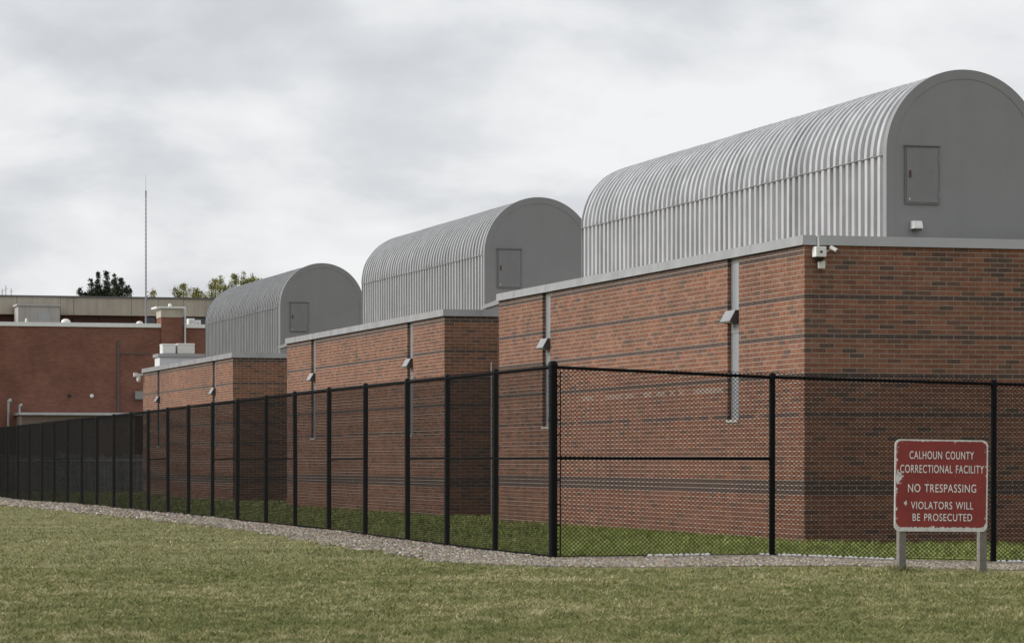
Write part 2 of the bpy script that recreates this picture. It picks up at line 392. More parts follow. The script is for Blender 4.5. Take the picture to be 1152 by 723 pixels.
for v, t, c in (A, B, C, ST_): vv.append(v); tv.append(t + off); cv.append(c); off += len(v)
o = link('lawn_grass', npmesh('lawn_grass', np.concatenate(vv), np.concatenate(tv), BLADE, np.concatenate(cv)))
tag(o, 'short mown grass with dry straw tufts in front of the fence', 'grass', kind='stuff')
x, y = scatter(210000, 49, 160, -.2, .21); k = (x > FX + .15) & (y > FY + .25) & ((x < 22.2) | (y < 57.2) | ((y > 79.9) & (y < 86.4)) | ((y > 109.2) & (y < 120)))
v, t, c = blades(x[k], y[k], .05, .11, 1.2, .5); c = c * np.array([1.12, 1.30, .90])
o = link('yard_grass', npmesh('yard_grass', v, t, BLADE, c)); tag(o, 'greener grass inside the fence at the foot of the brick walls', 'grass', kind='stuff')

# ------------------------------------------------------------------ the three brick blocks
WH, PLEN, PWID = 5.88, 22.62, 7.5          # brick height, long side, short side
CO, BL, JT = .097, .32, .0145               # course height, brick length with joint, joint
SLOTS = [(3.80, 4.50), (17.75, 18.45)]; SILL = 2.47
BANDS = {10, 18, 26, 34, 48, 49, 50}
NROW = 63
VX, VR, VY0, VY1, VSEAM = 2.08, 1.69, .80, 21.85, 7.83   # vault: left face, radius, ends, springing height
def brick_color(row, face, r, pod, u):
    if row in BANDS and (row != 34 or r.random() < .75): return 8
    if row < 2 and not (face == 'f' and pod == 0): return 8 if r.random() < .8 else 7
    if row == 28 and pod == 0 and face == 'l' and 4.6 < u < 15 and r.random() < .5: return 9
    if row in (41, 42) and face == 'f' and r.random() < .35: return 6
    q = r.random(); dk = (.14 if face == 'f' else .10) + (.10 if face == 'f' and u > 2 and row < 14 else 0)
    if q < dk: return 7 if r.random() < (.45 if face == 'f' else .2) else 6
    return r.choice([0, 0, 1, 1, 2, 3, 4, 4, 5])
def face_rows(length, slots, start):
    for row in range(NROW):
        zt = WH - row * CO - JT * .5; zb = zt - (CO - JT)
        iv = [(start, length)]
        if slots and zb > SILL - .02:
            iv = []; a = start
            for s0, s1 in slots: iv.append((a, s0)); a = s1
            iv.append((a, length))
        for a, b in iv:
            off = (BL / 2 if row % 2 else 0); k = math.floor((a - off) / BL)
            while True:
                u0 = off + k * BL; u1 = u0 + BL - JT; k += 1
                if u0 >= b: break
                c0, c1 = max(u0, a), min(u1, b)
                if c1 - c0 < .035: continue
                yield row, zb, zt, c0, c1, (abs(c0 - a) < .02 and a > start + .1)
ALLM = BM + [BAND, EFF]
unit_cache = {}
def unit_brick(ci, lu):
    key = (ci, round(lu, 2))
    if key not in unit_cache:
        m = MB(); m.box(0, lu, 0, .056, 0, CO - JT); unit_cache[key] = m.mesh('brick', ALLM[ci])
    return unit_cache[key]
def core_mesh():
    m = MB(); top = WH - .004
    m.box(.30, PWID - .008, .008, PLEN - .008, -1, top, 0)
    a = .008
    for s0, s1 in SLOTS:
        m.box(.008, .30, a, s0 - .004, -1, top, 0); m.box(.008, .30, s0 - .004, s1 + .004, -1, SILL - .04, 0); a = s1 + .004
    m.box(.008, .30, a, PLEN - .008, -1, top, 0)
    m.box(PWID - .008, PWID, 0, PLEN, -1, top, 1); m.box(0, PWID - .008, PLEN - .008, PLEN, -1, top, 1)
    return m.mesh('wall', [MORTAR, BACKBRICK])
def coping_mesh():
    m = MB(); o, t, h = .055, .42, .185; z0, z1 = WH + .004, WH + h
    m.box(-o, t, -o, PLEN + o, z0, z1); m.box(t, PWID + o, -o, t, z0, z1); m.box(PWID - t, PWID + o, t, PLEN + o, z0, z1); m.box(t, PWID - t, PLEN - t, PLEN + o, z0, z1)
    m.box(-o - .012, -o - .001, -o - .012, PLEN + o, z0 - .012, z0 + .035); m.box(-o - .001, PWID + o, -o - .012, -o - .001, z0 - .012, z0 + .035)
    # lap joints in the sheet metal every 3 m
    for k in range(1, 8): m.box(-o - .004, t, 3 * k - .05, 3 * k + .05, z1 - .002, z1 + .004); m.box(-o - .004, -o + .01, 3 * k - .05, 3 * k + .05, z0 + .04, z1 + .004)
    return m.mesh('coping', COPING)
def rib_profile(n_ribs, length):
    """(y, depth) along the vault: trapezoid corrugation"""
    p = length / n_ribs; out = []
    for k in range(n_ribs):
        y = k * p
        out += [(y, 0), (y + .40 * p, 0), (y + .53 * p, -.16), (y + .87 * p, -.16)]
    out.append((length, 0)); return out
def shell(path, prof, seed, dent):
    """path: (x, z, nx, nz) points round the vault; prof: corrugation"""
    r = np.random.default_rng(seed); wob = {k: r.normal(0, .006) for k in range(len(prof))}
    m = MB(); n = len(path)
    for j, (yy, d) in enumerate(prof):
        for i, (x, z, ax, az) in enumerate(path):
            e = d + (dent * math.sin(i * .9 + j * .21) * math.sin(j * .13 + i * .31) if 0 < i < n - 1 else 0)
            m.v.append((x + ax * e, yy + wob[j] * (1 if dent else .6), z + az * e))
    for j in range(len(prof) - 1):
        for i in range(n - 1):
            a = j * n + i; m.f.append((a, a + 1, a + n + 1, a + n)); m.m.append(0)
    return m
arc = [(VX + VR - VR * math.cos(t), VSEAM + VR * math.sin(t), -math.cos(t), math.sin(t)) for t in [math.pi * k / 36 for k in range(37)]]
arc = [(VX - .0, VSEAM - .03, -1, 0)] + arc + [(VX + 2 * VR, VSEAM - .03, 1, 0)]
def vault_meshes(vl, gm, seed):
    ribs = int(round(vl / .345)); prof = rib_profile(ribs, vl); p = vl / ribs
    roof = shell([(x + ax * .014, z + az * .014, ax, az) for x, z, ax, az in arc], prof, seed, .007).mesh('vault_roof', gm, smooth=24)
    left = shell([(VX, 5.2, -1, 0), (VX, 6.4, -1, 0), (VX, 7.2, -1, 0), (VX, VSEAM, -1, 0)], prof, seed, .004).mesh('vault_siding', gm, smooth=24)
    right = shell([(VX + 2 * VR, VSEAM, 1, 0), (VX + 2 * VR, 5.2, 1, 0)], prof, seed + 1, 0).mesh('vault_siding', gm, smooth=24)
    b = MB()
    for k in range(ribs):          # lapped seam: a sealant bead across every rib
        y = k * p; z = VSEAM - .03 + random.uniform(-.008, .008)
        b.box(VX - .022, VX - .004, y - .01, y + .42 * p, z - .008, z + .008); b.box(VX - .016, VX + .16, y + .42 * p, y + .98 * p, z - .008, z + .008)
    return roof, left, right, b.mesh('seam_bead', DARKSEAM)
def arch_poly(r, base, cx=VX + VR):
    return [(cx - r, base)] + [(cx - r * math.cos(t), VSEAM + r * math.sin(t)) for t in [math.pi * k / 48 for k in range(49)]] + [(cx + r, base)]
gable_me = MB().prism(arch_poly(VR - .02, 5.2), 'y', -.05, .02).mesh('gable_panel', GABLE)
tm = MB(); A_, B_ = arch_poly(VR + .03, 5.2), arch_poly(VR - .16, 5.2)
for k in range(len(A_) - 1): tm.prism([A_[k], A_[k + 1], B_[k + 1], B_[k]], 'y', -.060, -.046)
for k in range(len(A_) - 1): tm.prism([A_[k], A_[k + 1], [c + (d - c) * .12 for c, d in zip(A_[k + 1], B_[k + 1])], [c + (d - c) * .12 for c, d in zip(A_[k], B_[k])]], 'y', -.046, .12)
bmx = bmesh.new(); tme = tm.mesh('gable_trim', GABLE); bmx.from_mesh(tme); bmesh.ops.remove_doubles(bmx, verts=bmx.verts[:], dist=.0005); bmx.to_mesh(tme); bmx.free()
HX, HW, HZ0, HZ1 = VX + .40, .68, 6.83, 7.93
hatch_me = MB().box(HX, HX + HW, -.100, -.05, HZ0, HZ1).mesh('access_hatch', mat('hatch_paint', (.205, .205, .21), .5, noise=.06, nscale=3, streak=.08), bevel=.006)
hf = MB(); e = .035
hf.box(HX - e, HX + HW + e, -.088, -.051, HZ1, HZ1 + e); hf.box(HX - e, HX + HW + e, -.088, -.051, HZ0 - e, HZ0); hf.box(HX - e, HX - .004, -.088, -.051, HZ0, HZ1); hf.box(HX + HW + .004, HX + HW + e, -.088, -.051, HZ0, HZ1)
hf.box(HX - e - .02, HX + HW + e + .02, -.12, -.051, HZ1 + e, HZ1 + e + .018)
hatchframe_me = hf.mesh('hatch_frame', mat('hatch_frame_paint', (.165, .165, .168), .6))
handle_me = MB().box(HX + .05, HX + .085, -.130, -.102, 7.33, 7.47).mesh('handle', RUST, bevel=.006)
hinge_me = MB().tube([(HX + HW + .012, -.108, -.06), (HX + HW + .012, -.108, .06)], .012, 8).mesh('hinge', GABLE)
bolt_me = MB().box(HX + .04, HX + .07, -.112, -.100, HZ0 + .05, HZ0 + .08).mesh('bolt', WHITE)
coping_me = coping_mesh(); core_me = core_mesh()
roofdeck_me = MB().box(.45, PWID - .45, .45, PLEN - .45, WH - .25, WH - .1).mesh('roof_deck', ROOFM)
flash_me = MB().prism([(0, 5.80), (0, 5.93), (1.7, 5.84), (1.7, 5.74)], 'x', .02, .16).mesh('rear_flashing', HOODTOP)
def slot_meshes():
    out = []
    for s0, s1 in SLOTS:
        fr = MB(); z0, z1 = SILL, WH
        fr.box(.080, .17, s0 - .002, s0 + .045, z0, z1); fr.box(.084, .17, s1 - .045, s1 + .003, z0, z1)
        fr.box(.082, .165, s0 + .045, s1 - .045, z1 - .10, z1 - .004); fr.box(.082, .165, s0 + .045, s1 - .045, z0, z0 + .06); fr.box(.081, .165, s0 + .045, s1 - .045, 4.30, 4.36)
        pn = MB().box(.095, .15, s0 + .047, s1 - .047, z0 + .05, z1 - .09)
        si = MB().box(-.035, .17, s0 - .012, s1 + .012, z0 - .055, z0 - .002)
        out.append((fr.mesh('slot_frame', FRAME), pn.mesh('pane', GLASSM), si.mesh('sill', CONCL, bevel=.006)))
    return out
slot_me = slot_meshes()
PODS = []
for pod, (px, D, dz, y0v, y1v, vz, lab) in enumerate([
    (905, 61.1, 0., .80, 21.85, 0., 'nearest red brick block with ribbed silver barrel-vault roof, behind the red warning sign'),
    (500, 89.3, -.10, 3.2, 19.7, .09, 'middle one of three brick blocks with barrel-vault roofs, partly hidden by the nearest block'),
    (262, 121.7, -.24, .85, 17.9, .15, 'farthest and smallest of three brick blocks with grey barrel-vault roofs')]):
    o = W(px, HZ, D); root = thing('brick_block', (o.x, o.y, dz), lab, 'building', 'brick blocks with barrel vaults'); PODS.append(root)
    link('wall', core_me, root); link('coping', coping_me, root); link('roof_deck', roofdeck_me, root)
    r = random.Random(50 + pod); rest = MB(); single = 0
    for face, length, slots, start in (('f', PWID, None, 0.), ('l', PLEN, SLOTS, .062)):
        for row, zb, zt, c0, c1, jamb in face_rows(length, slots, start):
            ci = brick_color(row, face, r, pod, c0); pr = r.uniform(-.0018, .0018)
            if face == 'f':
                own = (pod == 0 and row < 27 and c0 < 4.35 and single < 330) or (pod == 1 and c0 < 1.75 and row < 50)
                if own:
                    b = link('brick', unit_brick(ci, c1 - c0), root, (c0, pr, zb)); single += 1
                else: rest.box(c0, c1, pr, .056, zb, zt, ci)
            else: rest.box(pr, .082 if jamb else .056, c0, c1, zb, zt, ci)
    bw = link('brickwork', rest.mesh('brickwork', ALLM), root); tag(bw, kind='stuff')
    vroof, vleft, vright, vseam = vault_meshes(y1v - y0v, GALVS[pod], 3 + pod)
    vr = link('vault_roof', vroof, root, (0, y0v, vz)); link('seam_bead', vseam, vr)
    link('vault_siding', vleft, root, (0, y0v, vz)); link('vault_siding', vright, root, (0, y0v, vz))
    g = link('gable_panel', gable_me, root, (0, y0v, vz)); link('gable_trim', tme, g)
    link('gable_panel', gable_me, root, (2 * (VX + VR), y1v, vz), (0, 0, math.pi))
    h = link('access_hatch', hatch_me, root, (0, y0v, vz)); link('hatch_frame', hatchframe_me, h); link('handle', handle_me, h); link('bolt', bolt_me, h)
    for hz__ in (6.98, 7.70): link('hinge', hinge_me, h, (0, 0, hz__))
    for fr, pn, si in slot_me:
        w_ = link('slot_window', fr, root); link('pane', pn, w_); link('sill', si, w_)
    if pod < 2: link('rear_flashing', flash_me, root, (0, PLEN + .06, 0))
# pale conduit on the short wall of the middle block
o = PODS[1]; cx = onY(552, o.location.y) - o.location.x
cm = MB().tube([(cx, -.045, -.1), (cx, -.045, 4.55)], .02, 8)
for z in (.8, 1.9, 3., 4.1): cm.box(cx - .04, cx + .04, -.068, -.004, z, z + .04)
link('conduit', cm.mesh('conduit', STEEL, smooth=40), o)

# hooded lamps in the slots
hp = [(-.003, .34), (-.07, .34), (-.205, .08), (-.205, .05), (-.003, .03)]
hm = MB()
for a, b in ((0, .03), (.60, .63)): hm.prism(hp, 'y', a, b, 1)
hm.prism([(-.003, .34), (-.07, .34), (-.07, .325), (-.003, .325)], 'y', .03, .60, 0)
hm.prism([(-.07, .342), (-.213, .082), (-.205, .055), (-.07, .32)], 'y', -.004, .634, 0)
hood_me = hm.mesh('hood_shell', [HOODTOP, HOODSIDE]); lens_me = MB().box(-.17, .07, .04, .59, .05, .09).mesh('lens', WHITE); back_me = MB().box(-.003, .078, .02, .61, .03, .34).mesh('back_box', HOODSIDE)
for pod, bl in enumerate(('nearest', 'middle', 'farthest')):
    for k, (s0, s1) in enumerate(SLOTS):
        b = PODS[pod].location
        t = thing('hooded_lamp', (b.x, b.y + s0 + .035, b.z + (4.47 if k == 0 else 4.40)), 'wedge-shaped metal lamp hood on the %s slot window of the %s brick block' % (('right-hand', 'left-hand')[k], bl), 'lamp', 'lamp hoods in the slot windows')
        t.scale = (.9, .95, .88); link('hood_shell', hood_me, t); link('lens', lens_me, t); link('back_box', back_me, t)

# ------------------------------------------------------------------ fence
WP = .0350; PANW, PANH = 3.5, 3.18
def chain_link(w, h, r=.0033):
    nw = int(round(w / WP)); p = w / nw; ns = int(round(h / WP)); q = h / ns; V = []; T = []; base = 0
    k = np.arange(nw)[:, None]; j = np.arange(ns + 1)[None]
    odd = ((j + k) % 2)
    xx = (k + odd) * p; zz = np.broadcast_to(j * q, xx.shape); yy = np.where(odd, .004, -.004) * np.where(k % 2, 1, -1)
    P = np.stack([xx, yy, zz], -1).astype(float)
    ring = np.array([(0, 1), (1, 0), (0, -1), (-1, 0)], float) * r
    # every wire is a chain of square rings; ring plane spans x and y so the diamonds keep their section
    R = np.zeros((nw, ns + 1, 4, 3)); R[..., 0] = P[:, :, None, 0] + ring[:, 0] * 1.41; R[..., 1] = P[:, :, None, 1] + ring[:, 1]; R[..., 2] = P[:, :, None, 2]
    idx = (np.arange(nw)[:, None] * (ns + 1) + np.arange(ns)[None]).ravel() * 4
    tl = []
    for a in range(4):
        b = (a + 1) % 4
        tl.append(np.stack([idx + a, idx + b, idx + 4 + b], 1)); tl.append(np.stack([idx + a, idx + 4 + b, idx + 4 + a], 1))
    return npmesh('chain_link_panel', R.reshape(-1, 3), np.concatenate(tl), BLACK)
fab = chain_link(PANW, PANH, .0033); fab_front = chain_link(PANW, PANH, .0046)
fence = thing('chain_link_fence', (FX, FY, 0), 'tall black chain-link fence with round posts running round the brick blocks', 'fence')
pm = MB().lathe([(.053, -.4), (.053, 3.0)], (0, 0, 0), 12); post_me = pm.mesh('post', BLACK, smooth=40)
cap_me = MB().lathe([(.060, -.03), (.060, .02), (.050, .05), (.02, .068)], (0, 0, 0), 12).mesh('cap', BLACK, smooth=40)
ring_me = MB().lathe([(.060, -.012), (.060, .012)], (0, 0, 0), 12).mesh('band', BLACK, smooth=40)
cpost_me = MB().lathe([(.072, -.4), (.072, 3.20)], (0, 0, 0), 16).mesh('corner_post', BLACK, smooth=40)
ccap_me = MB().lathe([(.082, -.02), (.082, .03), (.066, .06), (.03, .078)], (0, 0, 0), 16).mesh('cap', BLACK, smooth=40)
cband_me = MB().lathe([(.080, -.014), (.080, .014)], (0, 0, 0), 16).mesh('band', BLACK, smooth=40)
def rail_between(name, a, b, r):
    m = MB().tube([a, b], r, 10).mesh(name, BLACK, smooth=50); return link(name, m, fence)
# long run: posts seen in the photograph, then onwards at the same spacing
PXL = [557, 503, 458.5, 411, 370, 332, 299, 267, 239, 212, 189, 167, 147, 128, 109, 92, 76, 61, 47, 33, 20, 8]
left = [0.] + [onX(p, FX) - FY for p in PXL]
left += [left[-1] + 3.6 * k for k in range(1, 10)]
def rail_z_left(s): return np.interp(s, [0, 17, 30, 43, 79, 100], [3.17, 3.15, 3.10, 3.03, 2.93, 2.90])
front = [0.] + [onY(p, FY) - FX for p in (868.5, 1117.5, 1364)]
def rail_z_front(s): return np.interp(s, [0, front[1], front[2], front[3]], [3.17, 3.03, 2.945, 2.88])
for run, pts, rz_fn in (('l', left, rail_z_left), ('f', front, rail_z_front)):
    for i, s in enumerate(pts):
        x, y = (0, s) if run == 'l' else (s, 0); zt = float(rz_fn(s)); gz0 = g1(FX + x, FY + y)
        if i > 0:
            p = link('post', post_me, fence, (x, y, gz0)); p.scale.z = (zt - gz0 + .01) / 3.0
            p.rotation_euler = (random.uniform(-.004, .004), random.uniform(-.004, .004), 0)
            c = link('cap', cap_me, p); c.location.z = 3.0
            for q in (.35, 1.1, 1.9, 2.6): link('band', ring_me, p, (0, 0, q))
        if i + 1 < len(pts):
            s2 = pts[i + 1]; x2, y2 = (0, s2) if run == 'l' else (s2, 0); zt2 = float(rz_fn(s2)); gz2 = g1(FX + x2, FY + y2)
            rail_between('top_rail', (x, y, zt), (x2, y2, zt2), .028)
            mid = (run == 'l' and i in (0, 1, 2, 4, 6, 7, 8, 11, 16, 17, 18)) or (run == 'f' and i == 0)
            if mid: rail_between('mid_rail', (x, y, 1.665), (x2, y2, 1.655 - (0 if i < 3 or run == 'f' else .02)), .026 if run == 'f' else .020)
            rail_between('bottom_wire', (x, y, gz0 + .045), (x2, y2, gz2 + .045), .012 if run == 'l' else .006)
            f = link('chain_link_panel', fab if run == 'l' else fab_front, fence)
            h0 = zt + .055 - gz0 - .01; h1 = zt2 + .055 - gz2 - .01
            # shear the shared panel so that it follows the rail and the ground
            Ls = s2 - s; M = Matrix.Identity(4); off = .035 if run == 'l' else -.035
            M[0][0] = Ls / PANW; M[2][2] = (h0 + h1) / 2 / PANH; M[2][0] = ((gz2 + zt2) - (gz0 + zt)) / 2 / PANW; M[2][3] = gz0 + .01
            if run == 'l': Rm = Matrix.Rotation(math.pi / 2, 4, 'Z'); M = Matrix.Translation((x - .035, y, 0)) @ Rm @ M
            else: M = Matrix.Translation((x, y - .035, 0)) @ M
            f.matrix_local = M
cp = link('corner_post', cpost_me, fence); c = link('cap', ccap_me, cp, (0, 0, 3.20))
for z in (.16, .9, 1.66, 2.3, 2.55, 3.02): link('band', cband_me, cp, (0, 0, z))
tb = MB().box(.108, .124, -.045, -.028, .05, 3.10); link('tension_bar', tb.mesh('tension_bar', BLACK), fence)
bk = MB()
for z in (.16, .55, .9, 1.3, 1.66, 2.05, 2.3, 2.55, 2.85, 3.02): bk.box(.06, .125, -.03, -.02, z - .012, z + .012)
tag(link('tension_bands', bk.mesh('tension_bands', BLACK), fence), None)

# white stones along the foot of the front run
stone_me = []
for k in range(4):
    bm = bmesh.new(); bmesh.ops.create_icosphere(bm, subdivisions=2, radius=.5)
    rr = random.Random(k)
    for v in bm.verts: v.co *= 1 + .16 * math.sin(v.co.x * 5 + k) * math.cos(v.co.y * 6 + k * 2) + rr.uniform(-.05, .05); v.co.z *= .7
    me = bpy.data.meshes.new('edging_stone'); bm.to_mesh(me); bm.free(); me.materials.append(mat('white_stone_%d' % k, (.84 - .02 * k, .83 - .02 * k, .81 - .02 * k), .85, noise=.1, nscale=12)); me.polygons.foreach_set('use_smooth', [True] * len(me.polygons)); stone_me.append(me)
px = []
for a, b in ((732, 800), (858, 866), (876, 1006), (1124, 1158)): px += list(np.arange(a, b, 5.8))
for p in px:
    p += random.uniform(-.8, .8); yy = FY - .10 + random.uniform(-.03, .03); x = onY(p, yy)
    s_ = link('edging_stone', random.choice(stone_me), None, (x, yy, g1(x, yy) + .036), (random.uniform(-.2, .2), random.uniform(-.2, .2), random.uniform(0, 6)))
    k = random.uniform(.058, .085); s_.scale = (k * 1.15, k, k)
    tag(s_, 'small white stone in the row along the foot of the front fence', 'stone', 'white stones under the front fence')

# ------------------------------------------------------------------ warning sign
gs = 0
for _ in range(5):
    a = W(1014, 643, (CZ - gs) * F / (643 - HZ)); gs = g1(a.x, a.y)
sx0, sy = a.x, a.y
sx1 = onY(1104.5, sy)
PXM = (sx1 - sx0) / (1104.5 - 1014)                       # metres per photograph pixel in the sign's plane
zc = CZ + (HZ - 546) * DEPTH(sx0, sy) / F
PZM = DEPTH((sx0 + sx1) / 2, sy) / F
SWd, SHt = 104.5 * PXM, 103 * PZM
scx = onY(1059, sy - .06)
sign = thing('warning_sign', (scx, sy - .055, gs), 'weathered red county facility no trespassing sign on two grey wooden posts', 'sign')
hx, hz, rc = SWd / 2, SHt / 2, .085
pts = []
for cxx, czz, a0 in ((hx - rc, hz - rc, 0), (-hx + rc, hz - rc, 90), (-hx + rc, -hz + rc, 180), (hx - rc, -hz + rc, 270)):
    for k in range(7): t = math.radians(a0 + 15 * k); pts.append((cxx + rc * math.cos(t), czz + rc * math.sin(t)))
sgm = bpy.data.materials.new('chipped_red_paint'); sgm.use_nodes = True; t = sgm.node_tree; b = t.nodes['Principled BSDF']; b.inputs['Roughness'].default_value = .55
tcx = N(t, 'ShaderNodeTexCoord'); sp = N(t, 'ShaderNodeSeparateXYZ'); L(t, tcx.outputs['Object'], sp.inputs[0])
ax = MATH(t, 'ABSOLUTE', sp.outputs[0]); az = MATH(t, 'ABSOLUTE', sp.outputs[2])
# distance to the rounded edge
qx = MATH(t, 'MAXIMUM', MATH(t, 'SUBTRACT', ax, hx - .11), 0.); qz = MATH(t, 'MAXIMUM', MATH(t, 'SUBTRACT', az, hz - .11), 0.)
dist = MATH(t, 'SUBTRACT', .11, MATH(t, 'SQRT', MATH(t, 'ADD', MATH(t, 'MULTIPLY', qx, qx), MATH(t, 'MULTIPLY', qz, qz))))
nz = N(t, 'ShaderNodeTexNoise', i_Scale=11.0, i_Detail=6.0, i_Roughness=.7); L(t, tcx.outputs['Object'], nz.inputs['Vector'])
n3 = N(t, 'ShaderNodeTexNoise', i_Scale=26.0, i_Detail=3.0); L(t, tcx.outputs['Object'], n3.inputs['Vector'])
low = MATH(t, 'MULTIPLY', MATH(t, 'MAXIMUM', MATH(t, 'SUBTRACT', MATH(t, 'MULTIPLY', sp.outputs[2], -1.0), hz - .14), 0.), .35)   # more wear along the bottom edge
chip = MATH(t, 'ADD', MATH(t, 'MULTIPLY', MATH(t, 'MAXIMUM', MATH(t, 'SUBTRACT', nz.outputs[0], .545), 0.), .36), MATH(t, 'MULTIPLY', low, MATH(t, 'MULTIPLY', n3.outputs[0], 2.6)))
edge = MATH(t, 'LESS_THAN', dist, MATH(t, 'ADD', chip, .022))
spot = MATH(t, 'GREATER_THAN', n3.outputs[0], .745)
def blob(cx_, cz_, rx, rz__):
    u = MATH(t, 'DIVIDE', MATH(t, 'SUBTRACT', sp.outputs[0], cx_), rx); v = MATH(t, 'DIVIDE', MATH(t, 'SUBTRACT', sp.outputs[2], cz_), rz__)
    return MATH(t, 'LESS_THAN', MATH(t, 'ADD', MATH(t, 'ADD', MATH(t, 'MULTIPLY', u, u), MATH(t, 'MULTIPLY', v, v)), MATH(t, 'MULTIPLY', n3.outputs[0], 3.2)), 2.3)
PX = lambda px_: (px_ - 1059) * PXM
PZ = lambda py_: (546 - py_) * PZM
msk = MATH(t, 'MAXIMUM', MATH(t, 'MAXIMUM', edge, spot), MATH(t, 'MAXIMUM', blob(PX(1010.5), PZ(537.5), .075, .11), blob(PX(1019), PZ(566), .028, .045)))
n4 = N(t, 'ShaderNodeTexNoise', i_Scale=3.0, i_Detail=5.0); L(t, tcx.outputs['Object'], n4.inputs['Vector'])
red = RAMP(t, n4.outputs[0], [(.3, (.205, .021, .017)), (.7, (.275, .030, .023))])
wht = RAMP(t, nz.outputs[0], [(.3, (.52, .50, .47)), (.65, (.72, .71, .69))])
L(t, MIX(t, msk, red, wht), b.inputs['Base Color'])
pan = link('panel', MB().prism(pts, 'y', -.008, .008).mesh('panel', sgm), sign, (0, 0, zc - gs)); pan.rotation_euler = (0, math.radians(.7), 0)
pw = .055
post_s = MB().box(-pw, pw, 0, .11, -.5, zc - gs + hz - .06).mesh('post', WOOD, bevel=.006)
for p in (1014, 1104.5):
    po = link('post', post_s, sign); po.location = (onY(p, sy + .01) - scx, .0575 - .045, 0)
bolt = MB().tube([(0, -.016, 0), (0, -.006, 0)], .012, 8).mesh('bolt', STEEL)
def lettering(txt, x0, x1, yc, hpx):
    cu = bpy.data.curves.new('lettering', 'FONT'); cu.body = txt; cu.align_x = 'CENTER'; cu.space_character = 1.12; cu.space_word = 1.25; cu.offset = .001; cu.extrude = .002
    ob = bpy.data.objects.new('tmp', cu); COL.objects.link(ob); dg = bpy.context.evaluated_depsgraph_get()
    me = bpy.data.meshes.new_from_object(ob.evaluated_get(dg)); bpy.data.objects.remove(ob)
    co = np.empty(len(me.vertices) * 3, np.float32); me.vertices.foreach_get('co', co); co = co.reshape(-1, 3)
    lo, hi = co.min(0), co.max(0); w, h = hi[0] - lo[0], hi[1] - lo[1]
    out = np.empty_like(co)
    out[:, 0] = ((co[:, 0] - lo[0]) / w - .5) * (x1 - x0) * PXM; out[:, 2] = ((co[:, 1] - lo[1]) / h - .5) * hpx * PZM; out[:, 1] = -co[:, 2]
    me.vertices.foreach_set('co', out.ravel()); me.materials.clear(); me.materials.append(LETTER); me.update()
    bm = bmesh.new(); bm.from_mesh(me); bm.verts.ensure_lookup_table(); seen = set(); isl = []
    for v in bm.verts:
        if v.index in seen: continue
        st = [v]; seen.add(v.index); grp = []
        while st:
            q = st.pop(); grp.append(q.index)
            for e_ in q.link_edges:
                w2 = e_.other_vert(q)
                if w2.index not in seen: seen.add(w2.index); st.append(w2)
        xs_ = [out[k, 0] for k in grp]; isl.append((min(xs_), max(xs_)))
    bm.free(); isl.sort(); gaps = sorted(range(1, len(isl)), key=lambda k: isl[k - 1][1] - isl[k][0])[:len(txt.split()) - 1]
    cuts = sorted((isl[k - 1][1] + isl[k][0]) / 2 for k in gaps); lims = [-9] + cuts + [9]
    for lo_, hi_ in zip(lims, lims[1:]):
        bm = bmesh.new(); bm.from_mesh(me); bmesh.ops.delete(bm, geom=[v for v in bm.verts if not lo_ < v.co.x < hi_], context='VERTS')
        m2 = bpy.data.meshes.new('lettering'); bm.to_mesh(m2); bm.free(); m2.materials.append(LETTER)
        link('lettering', m2, pan, (PX((x0 + x1) / 2), -.0125, PZ(yc)))
for a_ in (('CALHOUN COUNTY', 1022.8, 1095, 512, 8.8), ('CORRECTIONAL FACILITY', 1012.5, 1106.5, 527.5, 9.0), ('NO TRESPASSING', 1021.5, 1098, 549, 9.2), ('VIOLATORS WILL', 1025, 1094.8, 568.3, 8.4), ('BE PROSECUTED', 1027, 1093.8, 581.6, 8.2)):
    lettering(*a_)

tx = np.concatenate([RNG.normal(q, .13, 260) for q in (sx0, sx1)]); ty = np.concatenate([RNG.normal(sy + .02, .10, 520)])  # taller blades added at the sign post feet to give them a contact shadow
v, t, c = blades(tx, ty, .07, .15, 1.0)
tag(link('post_contact_grass', npmesh('post_contact_grass', v, t, BLADE, c)), 'longer grass added round the feet of the sign posts for contact shadow', 'grass', kind='stuff')
# ------------------------------------------------------------------ cameras and lights on the blocks
b = PODS[0].location
def wpx(px_, py_, dy=0.):
    y = b.y + dy; x = onY(px_, y); return Vector((x, y, ZY(py_, x, y)))
p0 = wpx(919, 284)
t = thing('security_camera', (p0.x, b.y - .012, p0.z), 'white box security camera with dark dome at the corner of the nearest brick block', 'camera')
K = .0187
link('housing', MB().box(-.145, .145, -.30, -.002, -.13, .14).mesh('housing', WHITE, bevel=.018), t)
link('dome', MB().lathe([(.03, -.12), (.09, -.10), (.125, -.05), (.13, 0)], (0, -.15, -.131), 14).mesh('dome', LENS, smooth=50), t)
link('lens_port', MB().tube([(.0, -.305, .0), (.0, -.315, .0)], .035, 12).mesh('lens_port', RUST), t)
mpm = MB().tube([(0, -.09, .14), (0, -.09, .42)], .026, 8); mpm.box(-.05, .05, -.14, .06, .42, .445); link('mount_pole', mpm.mesh('mount_pole', WHITE, smooth=40), t)
t.scale = (.76, .76, .76)
p1 = wpx(932, 279.5)
t = thing('bullet_camera', (p1.x, b.y - .012, p1.z), 'small tilted white bullet camera just right of the box camera on the corner', 'camera')
t2 = link('barrel', MB().box(-.04, .04, -.15, .04, -.04, .04).mesh('barrel', WHITE, bevel=.012), t, (.02, -.15, .01), (.5, 0, .75))
link('lens', MB().tube([(0, -.15, 0), (0, -.156, 0)], .028, 10).mesh('lens', LENS), t2)
link('bracket', MB().tube([(-.12, -.0, -.09), (-.08, -.10, -.08), (.0, -.14, -.02)], .016, 6).mesh('bracket', WHITE), t)
t.scale = (.85, .85, .85)
p2 = wpx(923, 298)
